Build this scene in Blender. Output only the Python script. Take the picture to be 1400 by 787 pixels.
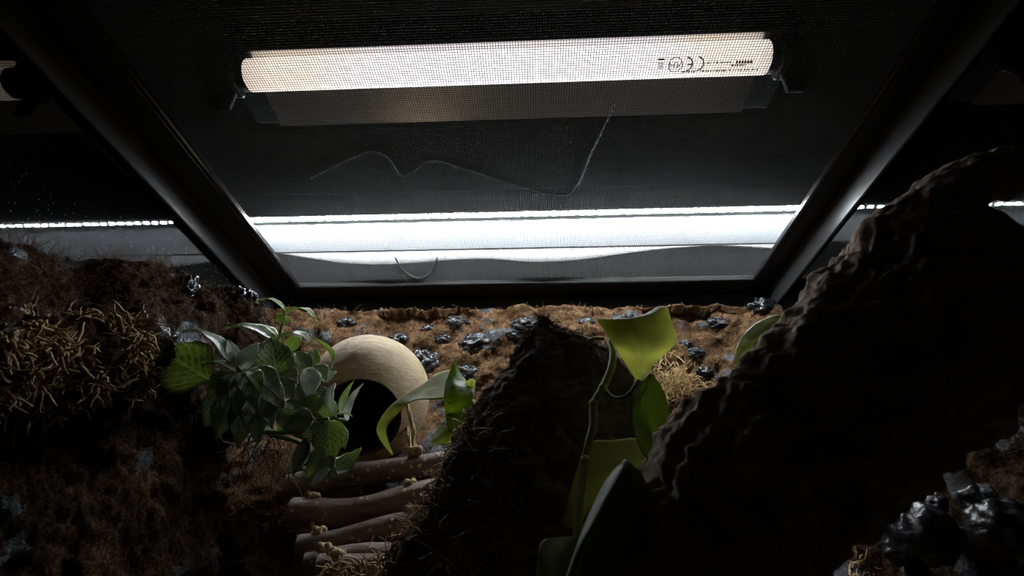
import bpy, math, random
import numpy as np
from mathutils import Matrix, Vector

# ------------------------------------------------------------------ camera, world, exposure
for o in list(bpy.data.objects): bpy.data.objects.remove(o)
scene = bpy.context.scene
COL = scene.collection
ZC = 0.06                      # camera height above the tank floor
CAM = np.array([0.0161, 0.0, ZC])
FPX = 700.0
_p, _y, _r = math.radians(31.254), math.radians(-2.994), math.radians(0.649)
_f = np.array([math.sin(_y)*math.cos(_p), math.cos(_y)*math.cos(_p), math.sin(_p)])
_rt = np.cross(_f, [0, 0, 1]); _rt /= np.linalg.norm(_rt)
_up = np.cross(_rt, _f)
CR = _rt*math.cos(_r)+_up*math.sin(_r)
CU = _up*math.cos(_r)-_rt*math.sin(_r)
cd = bpy.data.cameras.new('camera'); cam = bpy.data.objects.new('camera', cd); COL.objects.link(cam)
cd.sensor_width = 36; cd.lens = 18.0; cd.clip_start = 0.005; cd.clip_end = 20
cd.dof.use_dof = True; cd.dof.focus_distance = 0.40; cd.dof.aperture_fstop = 16
M = Matrix.Identity(4)
for i in range(3):
    M[i][0] = CR[i]; M[i][1] = CU[i]; M[i][2] = -_f[i]; M[i][3] = CAM[i]
cam.matrix_world = M
scene.camera = cam
w = bpy.data.worlds.new('world'); scene.world = w; w.use_nodes = True
w.node_tree.nodes['Background'].inputs[0].default_value = (0.75, 0.87, 1.0, 1)
w.node_tree.nodes['Background'].inputs[1].default_value = 0.0022
scene.view_settings.view_transform = 'Standard'; scene.view_settings.look = 'None'
scene.view_settings.gamma = 1; scene.view_settings.exposure = 0.0
scene.view_settings.use_curve_mapping = False
LED_STRENGTH = 800.0
TUBE_STRENGTH = 2.1

def ray(px, py): return _f + CR*(px-700)/FPX + CU*(393.5-py)/FPX
def P(px, py, Y):              # the world point seen at a pixel, Y metres beyond the camera
    d = ray(px, py); return CAM + d*(Y/d[1])
def PZ(px, py, zrel):
    d = ray(px, py); return CAM + d*(zrel/d[2])

# ------------------------------------------------------------------ numeric helpers
rng = np.random.default_rng(7); random.seed(7)
def _h(i, j, k, s):
    n = (i*374761393 + j*668265263 + k*1274126177 + s*974634777) & 0xffffffff
    n = ((n ^ (n >> 13))*1103515245) & 0xffffffff
    n = ((n ^ (n >> 15))*2246822519) & 0xffffffff
    return ((n ^ (n >> 16)) & 0xffffff)/float(0xffffff)
def vnoise(p, s=0):
    p = np.asarray(p, float); f = np.floor(p); i = f.astype(np.int64); t = p-f; t = t*t*(3-2*t)
    r = 0
    for a in (0, 1):
        for b in (0, 1):
            for c in (0, 1):
                wgt = (t[..., 0] if a else 1-t[..., 0])*(t[..., 1] if b else 1-t[..., 1])*(t[..., 2] if c else 1-t[..., 2])
                r = r + wgt*_h(i[..., 0]+a, i[..., 1]+b, i[..., 2]+c, s)
    return r
def fbm(p, octv=4, s=0):
    r = 0; a = .5
    for o in range(octv):
        r = r + a*(vnoise(p*(2**o), s+o)*2-1); a *= .5
    return r
def ridged(p, octv=4, s=0):
    r = 0; a = .5
    for o in range(octv):
        r = r + a*(1-np.abs(vnoise(p*(2**o), s+o)*2-1)); a *= .5
    return r
def unit(v):
    v = np.asarray(v, float); return v/np.maximum(np.linalg.norm(v, axis=-1, keepdims=True), 1e-12)
def catmull(pts, n):
    pts = np.asarray(pts, float); m = len(pts)
    t = np.linspace(0, m-1, n); i = np.clip(np.floor(t).astype(int), 0, m-2); u = (t-i)
    u = u.reshape((-1,)+(1,)*(pts.ndim-1))
    p0 = pts[np.maximum(i-1, 0)]; p1 = pts[i]; p2 = pts[i+1]; p3 = pts[np.minimum(i+2, m-1)]
    return .5*((2*p1)+(-p0+p2)*u+(2*p0-5*p1+4*p2-p3)*u**2+(-p0+3*p1-3*p2+p3)*u**3)

# ------------------------------------------------------------------ object helpers
def thing(name, label, cat, loc, group=None):
    o = bpy.data.objects.new(name, None); COL.objects.link(o); o.location = loc
    o.empty_display_size = .02
    o['label'] = label; o['category'] = cat
    if group: o['group'] = group
    return o
def tag(o, label=None, cat=None, group=None, kind=None):
    if label: o['label'] = label
    if cat: o['category'] = cat
    if group: o['group'] = group
    if kind: o['kind'] = kind
    return o
def wloc(p):
    l = np.zeros(3)
    while p is not None:
        l += np.array(p.location); p = p.parent
    return l
def obj(name, verts, faces, mat, parent=None, smooth=True, uv=None, attr=None, solid=0):
    V = np.asarray(verts, float).reshape(-1, 3)
    c = (V.min(0)+V.max(0))/2
    me = bpy.data.meshes.new(name); me.from_pydata((V-c).tolist(), [], [tuple(int(q) for q in f) for f in faces])
    if smooth: me.polygons.foreach_set('use_smooth', [True]*len(me.polygons))
    if uv is not None:
        U = np.asarray(uv, float); l = me.uv_layers.new(name='UVMap')
        idx = np.empty(len(me.loops), int); me.loops.foreach_get('vertex_index', idx)
        l.data.foreach_set('uv', U[idx].ravel())
    if attr is not None:
        for k, a in attr.items():
            at = me.attributes.new(k, 'FLOAT', 'POINT'); at.data.foreach_set('value', np.asarray(a, float).ravel())
    me.materials.append(mat)
    o = bpy.data.objects.new(name, me); COL.objects.link(o)
    o.location = c - wloc(parent)
    if parent is not None: o.parent = parent
    if solid:
        md = o.modifiers.new('thickness', 'SOLIDIFY'); md.thickness = solid; md.offset = 0
    me.update()
    return o
def inst(src, loc, parent, name=None):
    o = src.copy(); COL.objects.link(o); o.parent = parent
    o.location = np.asarray(loc)-wloc(parent); return o
def grid_faces(nu, nv, wrap=False, flip=False, off=0):
    F = []
    for i in range(nu-1):
        for j in range(nv if wrap else nv-1):
            a = i*nv+j; b = i*nv+(j+1) % nv; c = (i+1)*nv+(j+1) % nv; d = (i+1)*nv+j
            F.append((a+off, d+off, c+off, b+off) if flip else (a+off, b+off, c+off, d+off))
    return F
def boxes(lst, bev=0):
    V = []; F = []
    for (x0, x1, y0, y1, z0, z1) in lst:
        n = len(V)
        if bev:
            b = bev; pts = []
            # bevelled box: three nested extents per corner
            for sx, X, x in ((0, x0, x0+b), (1, x1, x1-b)):
                for sy, Y, y in ((0, y0, y0+b), (1, y1, y1-b)):
                    for sz, Z, z in ((0, z0, z0+b), (1, z1, z1-b)):
                        pts += [(X, y, z), (x, Y, z), (x, y, Z)]
            V += pts
            def q(sx, sy, sz, k): return n+((sx*2+sy)*2+sz)*3+k
            F += [(q(0,0,0,0), q(0,0,1,0), q(0,1,1,0), q(0,1,0,0)), (q(1,0,0,0), q(1,1,0,0), q(1,1,1,0), q(1,0,1,0)),
                  (q(0,0,0,1), q(1,0,0,1), q(1,0,1,1), q(0,0,1,1)), (q(0,1,0,1), q(0,1,1,1), q(1,1,1,1), q(1,1,0,1)),
                  (q(0,0,0,2), q(0,1,0,2), q(1,1,0,2), q(1,0,0,2)), (q(0,0,1,2), q(1,0,1,2), q(1,1,1,2), q(0,1,1,2))]
            for a in (0, 1):
                for b2 in (0, 1):
                    F += [(q(0,a,b2,1), q(1,a,b2,1), q(1,a,b2,2), q(0,a,b2,2)), (q(a,0,b2,0), q(a,1,b2,0), q(a,1,b2,2), q(a,0,b2,2)),
                          (q(a,b2,0,0), q(a,b2,1,0), q(a,b2,1,1), q(a,b2,0,1))]
                    for c in (0, 1): F.append((q(a,b2,c,0), q(a,b2,c,1), q(a,b2,c,2)))
        else:
            V += [(x0,y0,z0),(x1,y0,z0),(x1,y1,z0),(x0,y1,z0),(x0,y0,z1),(x1,y0,z1),(x1,y1,z1),(x0,y1,z1)]
            F += [tuple(n+k for k in f) for f in ((0,3,2,1),(4,5,6,7),(0,1,5,4),(1,2,6,5),(2,3,7,6),(3,0,4,7))]
    return V, F
def box(name, ext, mat, parent=None, bev=0):
    V, F = boxes([ext], bev); o = obj(name, V, F, mat, parent, smooth=False)
    import bmesh
    bm = bmesh.new(); bm.from_mesh(o.data); bmesh.ops.recalc_face_normals(bm, faces=bm.faces); bm.to_mesh(o.data); bm.free()
    return o
def tube_mesh(path, rad, ns=8, cap=True):
    path = np.asarray(path, float); n = len(path)
    rad = np.broadcast_to(np.asarray(rad, float), (n,))
    T = unit(np.gradient(path, axis=0)); ref = np.array([.13, .31, .94])
    if abs(T[0] @ ref) > .9: ref = np.array([1., 0, 0])
    N = np.zeros_like(T); a = ref
    for i in range(n):
        a = a-T[i]*(a @ T[i]); a = a/np.linalg.norm(a); N[i] = a
    B = np.cross(T, N); th = np.linspace(0, 2*np.pi, ns, endpoint=False)
    V = path[:, None]+rad[:, None, None]*(np.cos(th)[None, :, None]*N[:, None]+np.sin(th)[None, :, None]*B[:, None])
    F = grid_faces(n, ns, True); V = V.reshape(-1, 3)
    if cap: F += [tuple(range(ns))[::-1], tuple((n-1)*ns+k for k in range(ns))]
    return V, F
def tube(name, pts, rad, mat, parent=None, n=24, ns=8):
    pa = catmull(pts, n) if len(pts) > 2 else np.asarray(pts, float)
    rr = np.interp(np.linspace(0, 1, len(pa)), np.linspace(0, 1, np.size(rad)), np.atleast_1d(rad))
    V, F = tube_mesh(pa, rr, ns); return obj(name, V, F, mat, parent)
def strands(roots, dirs, length, rad, nseg=4, wild=.5, droop=0, seed=1):
    """many thin curly fibres as one mesh: three-sided tapering tubes"""
    g = np.random.default_rng(seed); n = len(roots)
    L = length*(.5+g.random(n)); d = unit(np.asarray(dirs)+g.normal(0, .35, (n, 3)))
    p = np.asarray(roots, float).copy(); pts = [p.copy()]; bend = g.normal(0, wild, (n, 3))
    for k in range(nseg):
        d = unit(d+bend*.6+g.normal(0, wild*.5, (n, 3))+np.array([0, 0, -droop])); p = p+d*(L/nseg)[:, None]; pts.append(p.copy())
    pts = np.stack(pts, 1)                                             # n, nseg+1, 3
    T = unit(np.gradient(pts, axis=1)); ref = unit(g.normal(0, 1, (n, 1, 3)))
    N = unit(np.cross(T, ref)); B = np.cross(T, N)
    r = rad*(.6+.8*g.random(n))[:, None]*np.linspace(1, .35, nseg+1)[None]
    V = np.stack([pts+r[..., None]*(math.cos(a)*N+math.sin(a)*B) for a in (0, 2.094, 4.189)], 2)
    V = V.reshape(-1, 3); F = []
    m = (nseg+1)*3; base = np.arange(n)*m; quads = []
    for k in range(nseg):
        for j in range(3):
            quads.append(np.stack([base+k*3+j, base+k*3+(j+1) % 3, base+(k+1)*3+(j+1) % 3, base+(k+1)*3+j], 1))
    return V, np.concatenate(quads).tolist()

# ------------------------------------------------------------------ materials
MATS = {}
def new_mat(name):
    m = bpy.data.materials.new(name); m.use_nodes = True; MATS[name] = m
    nt = m.node_tree; b = nt.nodes['Principled BSDF']; return m, nt, b
def N(nt, typ, **kw):
    n = nt.nodes.new(typ)
    for k, v in kw.items():
        if hasattr(n, k) and k not in ('Scale',): setattr(n, k, v)
    return n
def setin(n, **kw):
    for k, v in kw.items(): n.inputs[k.replace('_', ' ')].default_value = v
    return n
def ramp(nt, fac, stops):
    r = nt.nodes.new('ShaderNodeValToRGB'); e = r.color_ramp.elements
    while len(e) > 2: e.remove(e[-1])
    for i, (p, c) in enumerate(stops):
        el = e[i] if i < 2 else e.new(p)
        el.position = p; el.color = tuple(c)+(1,)
    nt.links.new(fac, r.inputs[0]); return r.outputs[0]
def simple(name, col, rough=.5, metal=0, spec=.5, bump=0, bscale=200, var=0):
    m, nt, b = new_mat(name)
    b.inputs['Base Color'].default_value = tuple(col)+(1,); b.inputs['Roughness'].default_value = rough
    b.inputs['Metallic'].default_value = metal; b.inputs['Specular IOR Level'].default_value = spec
    if bump or var:
        tc = N(nt, 'ShaderNodeTexCoord'); no = N(nt, 'ShaderNodeTexNoise'); setin(no, Scale=bscale, Detail=5.)
        nt.links.new(tc.outputs['Object'], no.inputs['Vector'])
        if bump:
            bu = N(nt, 'ShaderNodeBump'); setin(bu, Strength=bump, Distance=.002)
            nt.links.new(no.outputs[0], bu.inputs['Height']); nt.links.new(bu.outputs[0], b.inputs['Normal'])
        if var:
            c = ramp(nt, no.outputs[0], [(.3, [q*(1-var) for q in col]), (.7, [min(1, q*(1+var)) for q in col])])
            nt.links.new(c, b.inputs['Base Color'])
    return m
def emis(name, col, s):
    m, nt, b = new_mat(name); b.inputs['Base Color'].default_value = (.8, .8, .8, 1)
    b.inputs['Emission Color'].default_value = tuple(col)+(1,); b.inputs['Emission Strength'].default_value = s; return m

black_plastic = simple('black_plastic', (.012, .013, .014), .32, bump=.08, bscale=300)
matte_black = simple('matte_black', (.008, .008, .008), .8)
skirt_mat = simple('skirt_plastic', (.05, .05, .052), .35)
black_trim = simple('black_trim', (.018, .018, .02), .22)
mesh_steel = simple('mesh_steel', (.05, .049, .047), .7, 0, .15)
cable_mat = simple('cable_black', (.012, .012, .012), .55)
alu = simple('alu_reflector', (.60, .58, .57), .33, 1.0)
led_housing = simple('led_housing', (.08, .08, .085), .4, .6)
led_panel = simple('led_panel', (.54, .57, .60), .5)
band_mat = simple('band_standin', (.22, .21, .21), .6)
strip_mat = simple('circuit_strip', (.10, .11, .10), .6)
room_wall = simple('room_wall', (.125, .117, .105), .9, bump=.05)
print_ink = simple('print_ink', (.012, .012, .014), .6)
soil = simple('soil', (.045, .026, .016), .95, bump=.8, bscale=350, var=.5)
dust = simple('dust', (.6, .6, .6), .9)
coir = simple('coir_fibre', (.13, .072, .038), .85, 0, .12, var=.35, bscale=60)
coir_crumb = simple('coir_crumb', (.15, .08, .038), .9, 0, .12, var=.6, bscale=150)
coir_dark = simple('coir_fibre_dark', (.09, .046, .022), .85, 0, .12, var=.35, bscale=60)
moss_dry = simple('dry_moss', (.30, .205, .10), .85, var=.4, bscale=90)
moss_straw = simple('straw_moss', (.52, .36, .17), .85, var=.35, bscale=90)
rope_mat = simple('rope', (.50, .36, .20), .8, bump=.5, bscale=900, var=.25)
silicone = simple('silicone', (.014, .014, .016), .22, 0, .4, bump=.55, bscale=220)
stem_green = simple('stem_green', (.27, .31, .09), .65, 0, .25, var=.25, bscale=80)
stem_fit = simple('stem_fittonia', (.13, .20, .05), .5)

def glass_mat():
    m, nt, b = new_mat('tank_glass'); nt.nodes.remove(b)
    out = nt.nodes['Material Output']; tr = N(nt, 'ShaderNodeBsdfTransparent'); gl = N(nt, 'ShaderNodeBsdfGlossy')
    tr.inputs[0].default_value = (.93, .96, .95, 1); gl.inputs['Roughness'].default_value = .02
    fr = N(nt, 'ShaderNodeFresnel'); fr.inputs[0].default_value = 1.8; mx = N(nt, 'ShaderNodeMixShader')
    nt.links.new(fr.outputs[0], mx.inputs[0]); nt.links.new(tr.outputs[0], mx.inputs[1]); nt.links.new(gl.outputs[0], mx.inputs[2])
    nt.links.new(mx.outputs[0], out.inputs[0]); return m
glass = glass_mat()

def foam_mat(name, c0, c1, c2):
    m, nt, b = new_mat(name); tc = N(nt, 'ShaderNodeTexCoord')
    n1 = N(nt, 'ShaderNodeTexNoise'); setin(n1, Scale=70., Detail=9., Roughness=.75); n2 = N(nt, 'ShaderNodeTexNoise'); setin(n2, Scale=520., Detail=4., Roughness=.7)
    for n in (n1, n2): nt.links.new(tc.outputs['Object'], n.inputs['Vector'])
    ad = N(nt, 'ShaderNodeMath', operation='ADD'); nt.links.new(n1.outputs[0], ad.inputs[0]); nt.links.new(n2.outputs[0], ad.inputs[1])
    hf = N(nt, 'ShaderNodeMath', operation='MULTIPLY'); hf.inputs[1].default_value = .5; nt.links.new(ad.outputs[0], hf.inputs[0])
    colr = ramp(nt, hf.outputs[0], [(.42, c0), (.5, c1), (.59, c2)])
    at = N(nt, 'ShaderNodeAttribute', attribute_name='sil')
    # silicone shows where the coir has rubbed off
    jit = N(nt, 'ShaderNodeMath', operation='MULTIPLY_ADD'); jit.inputs[1].default_value = .9; nt.links.new(hf.outputs[0], jit.inputs[0]); nt.links.new(at.outputs['Fac'], jit.inputs[2])
    st = N(nt, 'ShaderNodeMapRange'); st.inputs['From Min'].default_value = .93; st.inputs['From Max'].default_value = 1.0; nt.links.new(jit.outputs[0], st.inputs[0])
    mx = N(nt, 'ShaderNodeMix', data_type='RGBA'); nt.links.new(st.outputs[0], mx.inputs['Factor']); nt.links.new(colr, mx.inputs[6]); mx.inputs[7].default_value = (.045, .047, .052, 1)
    nt.links.new(mx.outputs[2], b.inputs['Base Color'])
    rr = N(nt, 'ShaderNodeMapRange'); rr.inputs['To Min'].default_value = .9; rr.inputs['To Max'].default_value = .24; nt.links.new(st.outputs[0], rr.inputs[0]); nt.links.new(rr.outputs[0], b.inputs['Roughness'])
    sp = N(nt, 'ShaderNodeMapRange'); sp.inputs['To Min'].default_value = .06; sp.inputs['To Max'].default_value = .5; nt.links.new(st.outputs[0], sp.inputs[0]); nt.links.new(sp.outputs[0], b.inputs['Specular IOR Level'])
    bu = N(nt, 'ShaderNodeBump'); setin(bu, Strength=.9, Distance=.003); nt.links.new(hf.outputs[0], bu.inputs['Height']); nt.links.new(bu.outputs[0], b.inputs['Normal'])
    return m
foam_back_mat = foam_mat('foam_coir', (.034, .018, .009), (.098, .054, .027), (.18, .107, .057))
foam_shaded_mat = foam_mat('foam_coir_shaded', (.009, .005, .003), (.030, .0165, .009), (.085, .049, .027))  # ledge coir darkened against the back wall to stand for shade

def bark_mat(name, c0, c1, c2, scale=70, stretch=.35):
    m, nt, b = new_mat(name); tc = N(nt, 'ShaderNodeTexCoord')
    n1 = N(nt, 'ShaderNodeTexNoise'); setin(n1, Scale=float(scale), Detail=9., Roughness=.68, Distortion=.6)
    nt.links.new(tc.outputs['Object'], n1.inputs['Vector'])
    n2 = N(nt, 'ShaderNodeTexVoronoi'); setin(n2, Scale=scale*2.2); nt.links.new(tc.outputs['Object'], n2.inputs['Vector'])
    nt.links.new(ramp(nt, n1.outputs[0], [(.3, c0), (.52, c1), (.75, c2)]), b.inputs['Base Color'])
    b.inputs['Roughness'].default_value = .9; b.inputs['Specular IOR Level'].default_value = .15
    ad = N(nt, 'ShaderNodeMath', operation='MULTIPLY_ADD'); ad.inputs[1].default_value = .35
    nt.links.new(n2.outputs['Distance'], ad.inputs[0]); nt.links.new(n1.outputs[0], ad.inputs[2])
    bu = N(nt, 'ShaderNodeBump'); setin(bu, Strength=.9, Distance=.004); nt.links.new(ad.outputs[0], bu.inputs['Height']); nt.links.new(bu.outputs[0], b.inputs['Normal'])
    return m
cork = bark_mat('cork_bark', (.075, .055, .042), (.29, .22, .17), (.48, .38, .30))
stump_mat = bark_mat('stump_bark', (.045, .032, .024), (.15, .11, .085), (.26, .195, .15), 90)

def coconut_mat():
    m, nt, b = new_mat('coconut_shell'); tc = N(nt, 'ShaderNodeTexCoord'); mp = N(nt, 'ShaderNodeMapping'); mp.inputs['Scale'].default_value = (1, 1, 3.2); mp.inputs['Rotation'].default_value = (.5, .4, 0)
    nt.links.new(tc.outputs['Object'], mp.inputs[0])
    n1 = N(nt, 'ShaderNodeTexNoise'); setin(n1, Scale=70., Detail=8., Roughness=.7, Distortion=1.2); nt.links.new(mp.outputs[0], n1.inputs['Vector'])
    n2 = N(nt, 'ShaderNodeTexNoise'); setin(n2, Scale=16., Detail=4.); nt.links.new(tc.outputs['Object'], n2.inputs['Vector'])
    ad = N(nt, 'ShaderNodeMath', operation='MULTIPLY_ADD'); ad.inputs[1].default_value = .6; nt.links.new(n2.outputs[0], ad.inputs[0])
    h = N(nt, 'ShaderNodeMath', operation='MULTIPLY'); h.inputs[1].default_value = .55; nt.links.new(n1.outputs[0], h.inputs[0]); nt.links.new(h.outputs[0], ad.inputs[2])
    nt.links.new(ramp(nt, ad.outputs[0], [(.42, (.20, .105, .045)), (.52, (.46, .32, .165)), (.66, (.66, .50, .30))]), b.inputs['Base Color'])
    b.inputs['Roughness'].default_value = .7
    bu = N(nt, 'ShaderNodeBump'); setin(bu, Strength=.5, Distance=.002); nt.links.new(n1.outputs[0], bu.inputs['Height']); nt.links.new(bu.outputs[0], b.inputs['Normal'])
    return m
coco = coconut_mat(); coco_in = simple('coconut_inside', (.10, .055, .03), .8, bump=.4, bscale=150)

def rung_mat():
    m, nt, b = new_mat('rung_bark'); tc = N(nt, 'ShaderNodeTexCoord'); mp = N(nt, 'ShaderNodeMapping'); mp.inputs['Scale'].default_value = (.25, 1, 1)
    nt.links.new(tc.outputs['Object'], mp.inputs[0]); n1 = N(nt, 'ShaderNodeTexNoise'); setin(n1, Scale=220., Detail=7., Roughness=.65); nt.links.new(mp.outputs[0], n1.inputs['Vector'])
    base = ramp(nt, n1.outputs[0], [(.3, (.09, .06, .048)), (.55, (.24, .175, .145)), (.75, (.40, .31, .26))])
    vo = N(nt, 'ShaderNodeTexVoronoi'); setin(vo, Scale=190.); nt.links.new(tc.outputs['Object'], vo.inputs['Vector'])
    sp = ramp(nt, vo.outputs['Distance'], [(.22, (1, 1, 1)), (.30, (0, 0, 0))])
    n3 = N(nt, 'ShaderNodeTexNoise'); setin(n3, Scale=70.); nt.links.new(tc.outputs['Object'], n3.inputs['Vector'])
    gate = ramp(nt, n3.outputs[0], [(.5, (0, 0, 0)), (.56, (1, 1, 1))])
    mu = N(nt, 'ShaderNodeMath', operation='MULTIPLY'); nt.links.new(sp, mu.inputs[0]); nt.links.new(gate, mu.inputs[1])
    mx = N(nt, 'ShaderNodeMix', data_type='RGBA'); nt.links.new(mu.outputs[0], mx.inputs['Factor']); nt.links.new(base, mx.inputs[6]); mx.inputs[7].default_value = (.75, .56, .33, 1)
    nt.links.new(mx.outputs[2], b.inputs['Base Color']); b.inputs['Roughness'].default_value = .5
    bu = N(nt, 'ShaderNodeBump'); setin(bu, Strength=.5, Distance=.0015); nt.links.new(n1.outputs[0], bu.inputs['Height']); nt.links.new(bu.outputs[0], b.inputs['Normal'])
    return m
rung_bark = rung_mat(); rung_end = simple('rung_end', (.24, .17, .11), .8, bump=.3, bscale=400, var=.3)

def leaf_mat(name, col, trans, veincol, kind, rough=.35, tmix=.45):
    """kind 'net': pale netted veins; 'plain': faint midrib; 'spot': dark blemishes; 'varieg': pale splashes"""
    m, nt, b = new_mat(name); out = nt.nodes['Material Output']
    uv = N(nt, 'ShaderNodeUVMap'); uv.uv_map = 'UVMap'; sx = N(nt, 'ShaderNodeSeparateXYZ'); nt.links.new(uv.outputs[0], sx.inputs[0])
    tc = N(nt, 'ShaderNodeTexCoord')
    def mth(op, a, bb=None, c=None):
        n = N(nt, 'ShaderNodeMath', operation=op)
        for i, v in enumerate((a, bb, c)):
            if v is None: continue
            if isinstance(v, (int, float)): n.inputs[i].default_value = v
            else: nt.links.new(v, n.inputs[i])
        return n.outputs[0]
    av = mth('ABSOLUTE', mth('SUBTRACT', sx.outputs[1], .5))            # 0 at midrib, .5 at edge
    mid = mth('LESS_THAN', av, .022)
    no = N(nt, 'ShaderNodeTexNoise'); setin(no, Scale=70., Detail=4.); nt.links.new(tc.outputs['Object'], no.inputs['Vector'])
    if kind == 'net':
        ph = mth('SUBTRACT', mth('MULTIPLY', sx.outputs[0], 7.), mth('MULTIPLY', av, 6.))
        ph = mth('ADD', ph, mth('MULTIPLY', no.outputs[0], .55))
        tri = mth('ABSOLUTE', mth('SUBTRACT', mth('FRACT', ph), .5))
        side = mth('LESS_THAN', tri, .13)
        cb = N(nt, 'ShaderNodeCombineXYZ'); nt.links.new(mth('SUBTRACT', mth('MULTIPLY', sx.outputs[0], 7.), mth('MULTIPLY', av, 5.)), cb.inputs[0]); nt.links.new(mth('MULTIPLY', sx.outputs[1], 7.), cb.inputs[1])
        vo = N(nt, 'ShaderNodeTexVoronoi', feature='DISTANCE_TO_EDGE'); setin(vo, Scale=1.4); nt.links.new(cb.outputs[0], vo.inputs['Vector'])
        net = mth('LESS_THAN', vo.outputs['Distance'], .075)
        mask = mth('MAXIMUM', mth('MAXIMUM', mid, mth('MULTIPLY', side, .8)), mth('MULTIPLY', net, .6))
    elif kind == 'plain':
        mask = mth('MULTIPLY', mid, .5)
    elif kind == 'spot':
        n3 = N(nt, 'ShaderNodeTexNoise'); setin(n3, Scale=150., Detail=3.); nt.links.new(tc.outputs['Object'], n3.inputs['Vector'])
        mask = mth('GREATER_THAN', n3.outputs[0], .63)
    else:
        n3 = N(nt, 'ShaderNodeTexNoise'); setin(n3, Scale=55., Detail=2.); nt.links.new(tc.outputs['Object'], n3.inputs['Vector'])
        mask = mth('GREATER_THAN', n3.outputs[0], .53)
    cv = ramp(nt, no.outputs[0], [(.3, [q*.75 for q in col]), (.7, [min(1, q*1.25) for q in col])])
    tv = ramp(nt, no.outputs[0], [(.3, [q*.8 for q in trans]), (.7, [min(1, q*1.2) for q in trans])])
    mx = N(nt, 'ShaderNodeMix', data_type='RGBA'); nt.links.new(mask, mx.inputs['Factor']); nt.links.new(cv, mx.inputs[6]); mx.inputs[7].default_value = tuple(veincol)+(1,)
    mt = N(nt, 'ShaderNodeMix', data_type='RGBA'); nt.links.new(mth('MULTIPLY', mask, .6), mt.inputs['Factor']); nt.links.new(tv, mt.inputs[6]); mt.inputs[7].default_value = tuple(veincol)+(1,)
    nt.links.new(mx.outputs[2], b.inputs['Base Color']); b.inputs['Roughness'].default_value = rough; b.inputs['Specular IOR Level'].default_value = .45
    bu = N(nt, 'ShaderNodeBump'); setin(bu, Strength=.35, Distance=.0006); nt.links.new(mask, bu.inputs['Height']); bu.invert = True; nt.links.new(bu.outputs[0], b.inputs['Normal'])
    tl = N(nt, 'ShaderNodeBsdfTranslucent'); nt.links.new(mt.outputs[2], tl.inputs[0])
    ms = N(nt, 'ShaderNodeMixShader'); ms.inputs[0].default_value = tmix
    nt.links.new(b.outputs[0], ms.inputs[1]); nt.links.new(tl.outputs[0], ms.inputs[2]); nt.links.new(ms.outputs[0], out.inputs[0])
    return m
vine_leaf = leaf_mat('vine_leaf', (.25, .29, .09), (.78, .80, .30), (.42, .45, .20), 'plain', .5, tmix=.66)
vine_leaf_dark = leaf_mat('vine_leaf_dark', (.16, .19, .06), (.42, .48, .12), (.30, .32, .18), 'plain', .5, tmix=.5)
vine_leaf_old = leaf_mat('vine_leaf_old', (.19, .21, .14), (.12, .15, .06), (.42, .45, .36), 'plain', .65, tmix=.2)
vine_spot = leaf_mat('vine_leaf_spotted', (.16, .24, .045), (.42, .52, .08), (.012, .015, .008), 'spot', tmix=.5)
vine_var = leaf_mat('vine_leaf_variegated', (.22, .26, .06), (.32, .36, .08), (.55, .56, .22), 'varieg')
fit_leaf = leaf_mat('fittonia_leaf', (.13, .19, .055), (.30, .40, .09), (.74, .80, .60), 'net', .4)
fit_lime = leaf_mat('fittonia_leaf_lime', (.18, .27, .06), (.44, .56, .11), (.82, .88, .58), 'net', .4)
fit_dark = leaf_mat('fittonia_leaf_dark', (.17, .20, .12), (.20, .25, .10), (.50, .56, .44), 'net', .42)
fit_pale_sheen = leaf_mat('fittonia_leaf_pale_sheen', (.66, .69, .62), (.55, .60, .48), (.84, .86, .80), 'net', .45)  # paleness is painted sheen on upturned leaves, besides white undersides

# ------------------------------------------------------------------ tank: floor, panes, frame, lid
XA = .320; XB = .307; YB = .572; YF = .105; H = ZC+.332      # inner glass planes, underside of the lid
MX = .28                                            # half width of the screen opening
gx = np.linspace(-XA+.001, XB-.001, 70); gy = np.linspace(YF, YB-.001, 56)
G = np.stack(np.meshgrid(gx, gy, indexing='ij'), -1); zz = .004*fbm(np.concatenate([G*45, G[..., :1]*0], -1), 4, 3)-.002
V = np.concatenate([G, zz[..., None]], -1)
tag(obj('floor', V, grid_faces(70, 56, flip=True), soil), 'dark soil covering the terrarium floor', kind='structure')
tag(box('tabletop', (-.6, .6, -.3, .78, -.05, -.03), simple('tabletop', (.06, .045, .035), .5, var=.2, bscale=20)), 'dark tabletop under the terrarium', kind='structure')
tag(box('tank_base', (-XA-.006, XB+.006, YF-.006, YB+.006, -.03, -.0085), black_plastic), 'black plastic base tray of the terrarium', kind='structure')
g = .004
wl = tag(box('wall_left', (-XA-g, -XA, YF, YB, -.008, H-.002), glass), 'dusty glass side pane beside the mossy foam ledge', kind='structure')
wr = tag(box('wall_right', (XB, XB+g, YF, YB, -.008, H-.002), glass), 'glass side pane behind the leaning cork log', kind='structure')
tag(box('wall_back', (-XA, XB, YB, YB+g, -.008, H-.002), glass), 'glass back pane behind the coir wall', kind='structure')
tag(box('wall_room', (-1.6, 1.6, .86, .88, -.05, .86), room_wall), 'dim beige room wall behind the terrarium', kind='structure')
tag(box('ceiling', (-1.6, 1.6, -.4, .86, .84, .86), room_wall), 'dim shelf above the terrarium lights', kind='structure')
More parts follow.
